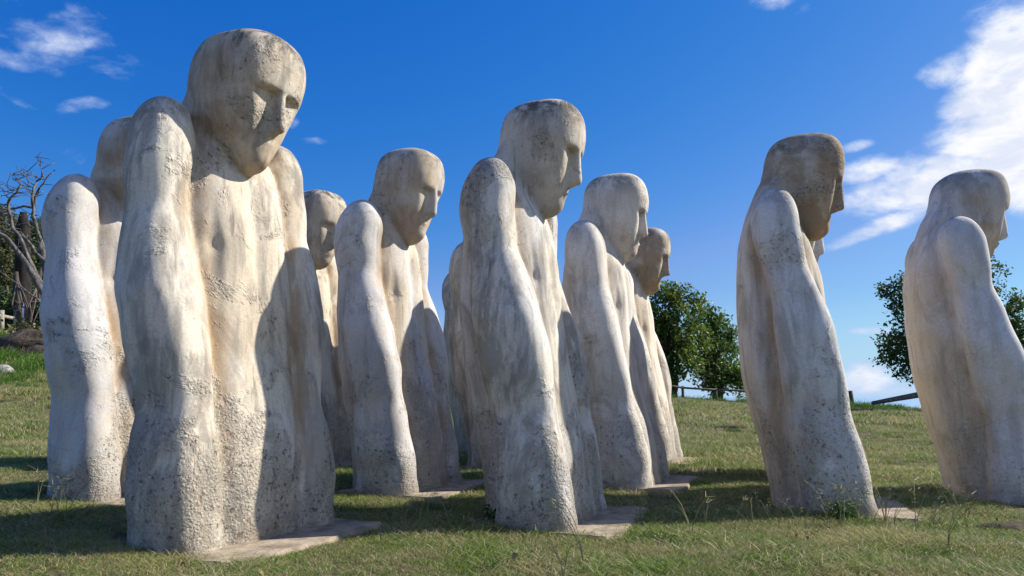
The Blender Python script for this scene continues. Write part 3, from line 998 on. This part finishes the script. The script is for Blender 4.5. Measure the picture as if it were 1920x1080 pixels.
def tree(name, label, base, trunks, blobs, leafmat, per, size, seed, cat='tree', group=None, rad=.12, clump=.28):
    root = empty(name, base)
    tag(root, label, cat, group)
    b = Vector(base)
    r = random.Random(seed)
    mb = MB(); lm = MB()
    forks = []
    for (dx, dy, h) in trunks:
        pts = [Vector((dx * t * .9 + r.uniform(-.05, .05), dy * t + r.uniform(-.05, .05), h * t - .1)) for t in (0, .3, .6, 1)]
        mb.tube(pts, [rad, rad * .85, rad * .7, rad * .5], 8, wob=.1)
        forks.append(pts)
    for (c, rd) in blobs:
        cc = Vector(c)
        pts = min(forks, key=lambda q: (q[-1] - cc).length)
        st = pts[2].lerp(pts[3], r.random())
        for k in range(3):
            e = cc + Vector((r.uniform(-.7, .7) * rd[0], r.uniform(-.7, .7) * rd[1], r.uniform(-.2, .75) * rd[2]))
            m_ = st.lerp(e, .5) + Vector((r.uniform(-.2, .2), r.uniform(-.2, .2), r.uniform(0, .25)))
            lm.tube([st, m_, e], [rad * .4, rad * .25, rad * .08], 5)
    mb.build('trunk', M_BARK, root)
    lm.build('limb', M_BARK, root)
    leaf_cloud('crown', blobs, per, size, leafmat, root, seed, clump)
    return root


def blobs_px(lst, Y, base, seed, flat=.8):
    """(px, py, radius px) outlines of leaf masses turned into masses in space, spread in depth"""
    r = random.Random(seed)
    out = []
    for (px, py, rp) in lst:
        yy = Y + r.uniform(-.9, .9)
        p = at(px, py, yy) - Vector(base)
        q = rp / F * yy
        out.append(((p.x, p.y, p.z), (q, q * 1.1, q * flat)))
    return out


# tree behind the rail fence, right of the farthest statue
b = at(1262, 742, 27.5); base = (b.x, b.y, tz(b.x, b.y) - .1)
tree('broadleaf_tree', 'taller bushy green tree behind the rail fence beside the farthest statue', base,
     [(-.3, 0, 2.4), (.4, .2, 2.2), (.1, .3, 2.6)],
     blobs_px([(1268, 552, 28), (1242, 545, 24), (1296, 572, 26), (1240, 585, 34), (1280, 605, 38), (1225, 620, 40), (1262, 645, 44), (1305, 635, 34),
               (1230, 670, 36), (1290, 680, 36), (1250, 705, 28), (1200, 600, 36)], 27.5, base, 4), M_LEAF_A, 105, .085, 31, group='green trees beyond the rail fence')
b = at(1345, 742, 28.5); base = (b.x, b.y, tz(b.x, b.y) - .1)
tree('broadleaf_tree', 'lower spreading green tree behind the rail fence left of the profile statue', base,
     [(-.3, 0, 1.6), (.4, .2, 1.5), (0, .2, 1.9)],
     blobs_px([(1325, 590, 20), (1340, 605, 24), (1362, 620, 24), (1322, 630, 30), (1352, 650, 32), (1378, 652, 16), (1372, 690, 26), (1398, 700, 28),
               (1340, 690, 32), (1318, 672, 28), (1392, 725, 24), (1350, 722, 24), (1325, 715, 24), (1425, 715, 30)], 28.5, base, 5), M_LEAF_A, 105, .085, 32, group='green trees beyond the rail fence')
b = at(1815, 760, 22.0); base = (b.x, b.y, tz(b.x, b.y) - .1)
tree('broadleaf_tree', 'dark green tree with open branches behind the rightmost statue', base,
     [(-.3, 0, 2.0), (.5, .2, 2.0), (.1, .3, 2.4)],
     blobs_px([(1700, 530, 26), (1672, 548, 22), (1682, 578, 22), (1720, 560, 40), (1700, 615, 36), (1672, 640, 26), (1690, 668, 34), (1660, 672, 14), (1712, 700, 28),
               (1740, 640, 50), (1790, 560, 60), (1800, 660, 60), (1760, 505, 40), (1830, 520, 50), (1880, 600, 42), (1912, 562, 22), (1925, 600, 40),
               (1900, 650, 50), (1935, 690, 45)], 22.0, base, 6), M_LEAF_B, 160, .062, 33, clump=.20, group='green trees beyond the rail fence')

# scrub on the left bank
SH = [(14, 500, 30, [(10, 470, 40), (-20, 430, 50), (14, 520, 44), (-15, 560, 50), (22, 560, 36)], M_LEAF_C, 'olive vine covered shrub at the left edge behind the bare tree'),
      (75, 520, 34, [(66, 440, 30), (90, 470, 44), (72, 520, 44), (60, 565, 36), (100, 560, 46), (40, 430, 18)], M_LEAF_B, 'dark shaded shrub behind the left fence posts'),
      (24, 590, 26.5, [(10, 585, 40), (50, 590, 36), (-20, 590, 44), (85, 585, 40), (32, 560, 26)], M_LEAF_B, 'low dark undergrowth directly behind the left fence posts'),
      (40, 640, 18.5, [(55, 630, 16), (66, 648, 14), (36, 622, 10)], M_LEAF_C, 'small olive shrub behind the brown boulder on the bank')]
for i, (px, py, Y, bl, mt, lb) in enumerate(SH):
    b = at(px, py, Y); base = (b.x, b.y, tz(b.x, b.y) - .1)
    tree('shrub', lb, base, [(-.4, 0, 2.0), (.4, 0, 2.2)], blobs_px(bl, Y, base, 40 + i, 1.0), mt, 230, .075, 50 + i, 'shrub', 'shrubs on the left bank', .09)


def bare_tree():
    M = mat_simple('grey_dead_wood', (.04, .036, .032), (.19, .175, .16), 16, .8, .4, (1, 1, .4))
    Y = 15.0
    b = at(108, 640, Y); base = Vector((b.x, b.y, tz(b.x, b.y) - .1))
    root = empty('bare_tree', base)
    tag(root, 'leafless grey tree with tangled branches at the left edge', 'tree')
    r = random.Random(5)

    def pt(px, py, dy=0): return at(px, py, Y + dy) - base
    tr = MB()
    tr.tube([Vector((0, 0, 0)), pt(104, 600), pt(96, 540), pt(84, 490), pt(76, 455)], [.13, .12, .10, .08, .06], 8, wob=.12)
    tr.build('trunk', M, root)
    B = [
        ([(80, 462), (70, 432), (62, 405), (64, 392), (60, 372), (62, 350), (70, 338), (80, 330)], .045, 0),
        ([(64, 388), (66, 370), (74, 352), (84, 338), (100, 322)], .028, .2),
        ([(84, 490), (66, 474), (52, 450), (38, 438), (20, 430)], .045, -.3),
        ([(100, 560), (70, 520), (52, 480), (34, 440), (22, 428), (20, 405), (15, 390), (18, 372), (32, 362), (40, 345)], .05, -.5),
        ([(100, 580), (58, 508), (34, 472), (18, 452), (0, 438), (-14, 430)], .065, -.8),
        ([(62, 390), (46, 388), (20, 392), (0, 390), (-20, 400)], .030, .4),
        ([(34, 358), (20, 356), (8, 348), (-6, 342)], .014, .3),
        ([(18, 372), (10, 366), (4, 352), (-4, 350)], .014, -.2),
        ([(58, 352), (44, 342), (30, 332), (24, 326)], .014, .1),
        ([(42, 348), (34, 341), (24, 336), (25, 330)], .010, -.1),
        ([(64, 380), (58, 362), (50, 352)], .016, .3),
        ([(82, 332), (78, 318), (72, 304), (66, 294)], .012, 0),
        ([(78, 336), (64, 330), (48, 326), (44, 320)], .010, .4),
        ([(52, 350), (52, 330), (51, 322)], .008, 0),
        ([(100, 600), (70, 560), (40, 540), (10, 515), (-10, 505)], .022, -1.0),
        ([(98, 590), (60, 580), (30, 572)], .014, -.9),
        ([(66, 430), (52, 420), (30, 424), (14, 420)], .022, .3),
        ([(76, 455), (66, 452), (56, 448), (48, 452)], .022, .2),
        ([(20, 405), (8, 398), (-8, 402)], .020, -.4),
        ([(30, 440), (10, 432), (-8, 440)], .026, -.2),
    ]
    # a crown reaches further left out of the picture and up behind the statue too
    B += [([(100, 560), (120, 500), (130, 440), (126, 400), (140, 372)], .05, .8),
          ([(126, 420), (110, 392), (112, 360)], .03, .6)]
    for pts, w, dy in B:
        mb = MB()
        P = []
        for i in range(len(pts) - 1):
            a, c = pts[i], pts[i + 1]
            for t in (0, .5):
                P.append(pt(a[0] + (c[0] - a[0]) * t + r.uniform(-1.5, 1.5), a[1] + (c[1] - a[1]) * t + r.uniform(-1.5, 1.5), dy + r.uniform(-.05, .05)))
        P.append(pt(pts[-1][0], pts[-1][1], dy))
        n = len(P)
        mb.tube(P, [w * (1 - .6 * i / (n - 1)) for i in range(n)], 6, wob=.12)
        for k in range(3 + n // 2):           # twigs
            q = r.choice(P[1:]); e = q + Vector((r.uniform(-.35, .35), r.uniform(-.3, .3), r.uniform(-.12, .24)))
            m_ = q.lerp(e, .5) + Vector((r.uniform(-.07, .07), 0, r.uniform(-.05, .05)))
            mb.tube([q, m_, e], [.009, .007, .004], 4)
        mb.build('branch', M, root)


bare_tree()

# ------------------------------------------------------------------ fences, posts, rocks
M_WOODG = mat_simple('weathered_fence_wood', (.06, .05, .042), (.17, .15, .125), 14, .85, .5, (1, 1, 1))
M_WOODL = mat_simple('pale_fence_wood', (.22, .20, .15), (.36, .33, .26), 14, .85, .5)


def rail_fence():
    Y = 25.0
    p0 = at(1200, 742, Y)
    root = empty('rail_fence', (p0.x, p0.y, tz(p0.x, p0.y)))
    tag(root, 'low weathered wooden rail fence along the crest below the green trees', 'fence')
    o = Vector(root.location)
    posts = [1215, 1281, 1343, 1408, 1480, 1598]
    tops = []
    for px in posts:
        p = at(px, 742, Y); z = tz(p.x, Y)
        hgt = .50 if px < 1500 else .62
        tk = .055 if px < 1500 else .085
        mb = MB(); a = Vector((p.x, Y, z - .25)) - o; e = Vector((p.x - (.06 if px == 1598 else .01), Y, z + hgt)) - o
        mb.tube([a, a.lerp(e, .5), e], [tk, tk * .97, tk * .93], 8, wob=.05)
        mb.build('post', M_WOODG if px != 1281 else M_WOODG, root)
        tops.append((p.x, z))
    for h, rr in ((.44, .036), (.06, .05)):
        for i in range(len(posts) - 2):
            (xa, za), (xb, zb) = tops[i], tops[i + 1]
            mb = MB()
            a = Vector((xa - .1, Y - .09, za + h)) - o; c = Vector((xb - .02, Y - .09, zb + h + random.uniform(-.02, .02))) - o
            mb.tube([a, a.lerp(c, .5) + Vector((0, 0, random.uniform(-.02, .01))), c], rr, 7, wob=.06)
            mb.build('rail', M_WOODG, root)


rail_fence()


def fallen_rail():
    a = at(1636, 756, 21.0); a.z = max(a.z, tz(a.x, a.y) + .03)
    c = at(1735, 738, 21.6)
    root = empty('fallen_rail', (a.x, a.y, tz(a.x, a.y)))
    o = Vector(root.location)
    tag(root, 'round wooden rail with one end dropped to the ground left of the rightmost statue', 'rail')
    mb = MB(); mb.tube([a - o, a.lerp(c, .35) - o, a.lerp(c, .7) - o, c - o], [.055, .07, .085, .09], 9, wob=.04)
    mb.build('beam', M_WOODG, root)
    d = MB(); e = c + Vector((1.2, .2, 0))
    d.tube([Vector((c.x, c.y, tz(c.x, c.y) - .2)) - o, Vector((c.x, c.y, c.z + .25)) - o], [.09, .085], 8)
    d.build('post', M_WOODG, root)


fallen_rail()


def rock(name, label, cat, loc, rad, mat, seed, squash=.6, group=None, rz=0.0, sub=3):
    bm = bmesh.new(); bmesh.ops.create_icosphere(bm, subdivisions=sub, radius=1)
    w1 = wave_noise(seed, 10, .25, .7); w2 = wave_noise(seed + 1, 12, .9, 2.2)
    rr = random.Random(seed)
    cuts = [(Vector((rr.gauss(0, 1), rr.gauss(0, 1), rr.gauss(0, .6))).normalized(), rr.uniform(.55, .85)) for _ in range(9)]
    for v in bm.verts:
        p = v.co.copy()
        for nrm, dd in cuts:
            t = p.dot(nrm)
            if t > dd: p -= nrm * (t - dd) * .85
        k = 1 + .10 * float(w1(p.x, p.y, p.z)) + .035 * float(w2(p.x, p.y, p.z))
        v.co = Vector((p.x * rad[0], p.y * rad[1], p.z * rad[2])) * k
    me = bpy.data.meshes.new(name); bm.to_mesh(me); bm.free(); me.materials.append(mat)
    me.polygons.foreach_set('use_smooth', [True] * len(me.polygons))
    o = link(bpy.data.objects.new(name, me)); o.location = loc; o.rotation_euler = (0, 0, rz)
    tag(o, label, cat, group)
    return o


M_ROCKD = mat_simple('dark_bank_rock', (.02, .017, .013), (.13, .10, .075), 4.5, .9, 1.0, dist=.10)
M_ROCKW = mat_simple('pale_rock', (.16, .155, .14), (.46, .45, .41), 5, .85, .8, dist=.03)
M_EARTH = mat_simple('bare_dark_earth', (.03, .022, .015), (.09, .065, .045), 6, .95, .9, dist=.03)
G_R = 'rocks on the left bank'
p = at(22, 645, 15.5); rock('boulder', 'dark brown overhanging boulder on the left bank below the fence', 'rock', (p.x, p.y, p.z - .12), (.95, .6, .46), M_ROCKD, 61, group=G_R)
p = at(70, 668, 15.0); rock('boulder', 'brown sloping rock just left of the leftmost statue', 'rock', (p.x, p.y, p.z - .12), (.6, .5, .36), M_ROCKD, 63, group=G_R, rz=.5)
p = at(50, 694, 14.0); rock('boulder', 'flat grey rock slab lying behind the pale stone', 'rock', (p.x, p.y, p.z), (.45, .35, .12), M_ROCKD, 65, group=G_R)
p = at(6, 706, 13.0); rock('boulder', 'pale whitish stone at the left edge in green grass', 'rock', (p.x, p.y, p.z - .02), (.24, .2, .22), M_ROCKW, 67, group=G_R)
p = at(1375, 806, 13.0); rock('earth_clod', 'low patch of bare dark earth in the grass left of the profile statue', 'earth', (p.x, p.y, tz(p.x, p.y) + .0), (.42, .20, .07), M_EARTH, 71)
p = at(1284, 762, 20.0); rock('earth_clod', 'small dark clod of earth in the grass below the rail fence', 'earth', (p.x, p.y, tz(p.x, p.y)), (.16, .12, .07), M_EARTH, 73)
p = at(1690, 760, 20.5); rock('boulder', 'low dark stone beneath the fallen rail', 'rock', (p.x, p.y, tz(p.x, p.y)), (.5, .25, .12), M_ROCKD, 75)


p = at(1885, 985, 4.35); rock('earth_clod', 'dark loose earth in the grass at the lower right edge', 'earth', (p.x, p.y, tz(p.x, p.y)), (.26, .12, .035), M_EARTH, 81)
p = at(1045, 1052, 3.05); rock('flat_stone', 'small grey stone sunk in the foreground turf below the centre statue', 'stone', (p.x, p.y, tz(p.x, p.y)), (.07, .04, .022), M_ROCKW, 83)
# lush uncut grass round the rocks on the left bank
M_LUSH = mat_leaf('lush_grass', (.05, .13, .012), (.13, .24, .03), (.10, .20, .03), .35, .6)
lush_t = [blade_tuft('tuft', 90 + i, 34, .06, .20, .12, .010, .9, M_LUSH) for i in range(4)]
rl = np.random.default_rng(44)
lx_ = rl.uniform(-14.5, -7.0, 2600); ly_ = rl.uniform(12.0, 19.5, 2600)
kp = (-lx_ / ly_ > .56) & (wave_noise(55, 10, .1, .5)(lx_, ly_) > -.5)
scatter('tall_grass', np.column_stack([lx_[kp], ly_[kp], terrain(lx_[kp], ly_[kp])]), lush_t, .6, 1.3, 45, 'bright lush uncut grass round the rocks on the left bank')


rc = np.random.default_rng(47)
cx_ = np.concatenate([rc.normal(12.2, .7, 160), rc.uniform(4, 16, 260)]); cy_ = np.concatenate([rc.normal(24.2, .5, 160), rc.uniform(24.2, 27, 260)])
scatter('tall_grass', np.column_stack([cx_, cy_, terrain(cx_, cy_)]), [blade_tuft('tuft', 95 + i, 26, .10, .28, .14, .014, .8, M_LUSH) for i in range(3)], .5, 1.2, 48,
        'rough uncut grass clumps along the crest by the fence')


def left_fence():
    Y = 22.0
    root = None
    o = None
    for k, (px, ptop, pbot) in enumerate([(-22, 578, 616), (3, 582, 620), (31, 588, 624), (49, 597, 628), (61, 606, 628), (90, 606, 634)]):
        yy = Y + k * .8
        a = at(px, pbot, yy); c = at(px, ptop, yy)
        z = tz(a.x, a.y)
        if root is None:
            root = empty('post_fence', (a.x, a.y, z)); o = Vector(root.location)
            tag(root, 'pale wooden post and rail fence on the left bank', 'fence')
        mb = MB(); mb.tube([Vector((a.x, a.y, min(z, a.z) - .1)) - o, c - o], [.085, .08], 8, wob=.04)
        mb.build('post', M_WOODL, root)
        if k:
            m2 = MB(); m2.tube([prev - o, Vector((c.x, c.y - .1, c.z - .17)) - o], [.06, .06], 7, wob=.05)
            m2.build('rail', M_WOODL, root)
        prev = Vector((c.x, c.y - .1, c.z - .17))


left_fence()


def blue_post():
    m, g, bs = mat_new('blue_paint')
    bs.inputs['Base Color'].default_value = c4(.05, .08, .30)
    a = at(43, 602, 24.4); c = at(43, 566, 24.4)
    mb = MB(); o = Vector((a.x, a.y, tz(a.x, a.y)))
    mb.tube([Vector((0, 0, -.1)), c - o - Vector((0, 0, .02)), c - o], [.045, .045, .03], 8)
    ob = mb.build('marker_post', m); ob.location = o
    tag(ob, 'thin blue post standing in the dark scrub behind the left fence', 'post')


blue_post()


def dead_trunk():
    a = at(44, 600, 25); c = at(44, 398, 25)
    o = Vector((a.x, a.y, tz(a.x, a.y)))
    mb = MB(); H = c - o
    mb.tube([Vector((0, 0, -.2)), H * .3, H * .6, H * .85, H], [.30, .28, .26, .24, .10], 9, wob=.15)
    ob = mb.build('dead_trunk', mat_simple('blackened_bark', (.012, .011, .009), (.035, .03, .025), 9, .95, .6, (1, 1, .3))); ob.location = o
    tag(ob, 'tall dark dead trunk standing in the scrub behind the bare tree', 'trunk')


dead_trunk()

# small weeds growing at the foot of the profile statue
M_WEED = mat_leaf('weed_leaves', (.03, .08, .015), (.06, .13, .03), (.07, .14, .03), .3)


def weed(px, py, Y, h, label, seed):
    p = at(px, py, Y)
    z = tz(p.x, p.y)
    root = empty('weed', (p.x, p.y, z)); tag(root, label, 'plant', 'leafy weeds at the feet of the statues')
    r = random.Random(seed); mb = MB(); blobs = []
    for i in range(5):
        e = Vector((r.uniform(-.08, .08), r.uniform(-.05, .05), h * r.uniform(.6, 1)))
        mb.tube([Vector((0, 0, -.02)), e * .5 + Vector((.01, 0, 0)), e], [.003, .0025, .0015], 4)
        blobs.append(((e.x, e.y, e.z * .8), (.035, .035, .05)))
    mb.build('stem', M_WEED, root)
    leaf_cloud('foliage', blobs, 2600, .014, M_WEED, root, seed, .03)


weed(1575, 962, 4.42, .10, 'small leafy green weed at the foot of the profile statue', 5)
weed(935, 985, 4.05, .10, 'low leafy weed at the near foot of the centre foreground statue', 8)
weed(300, 1010, 3.42, .08, 'low weed at the left foot of the largest statue', 9)
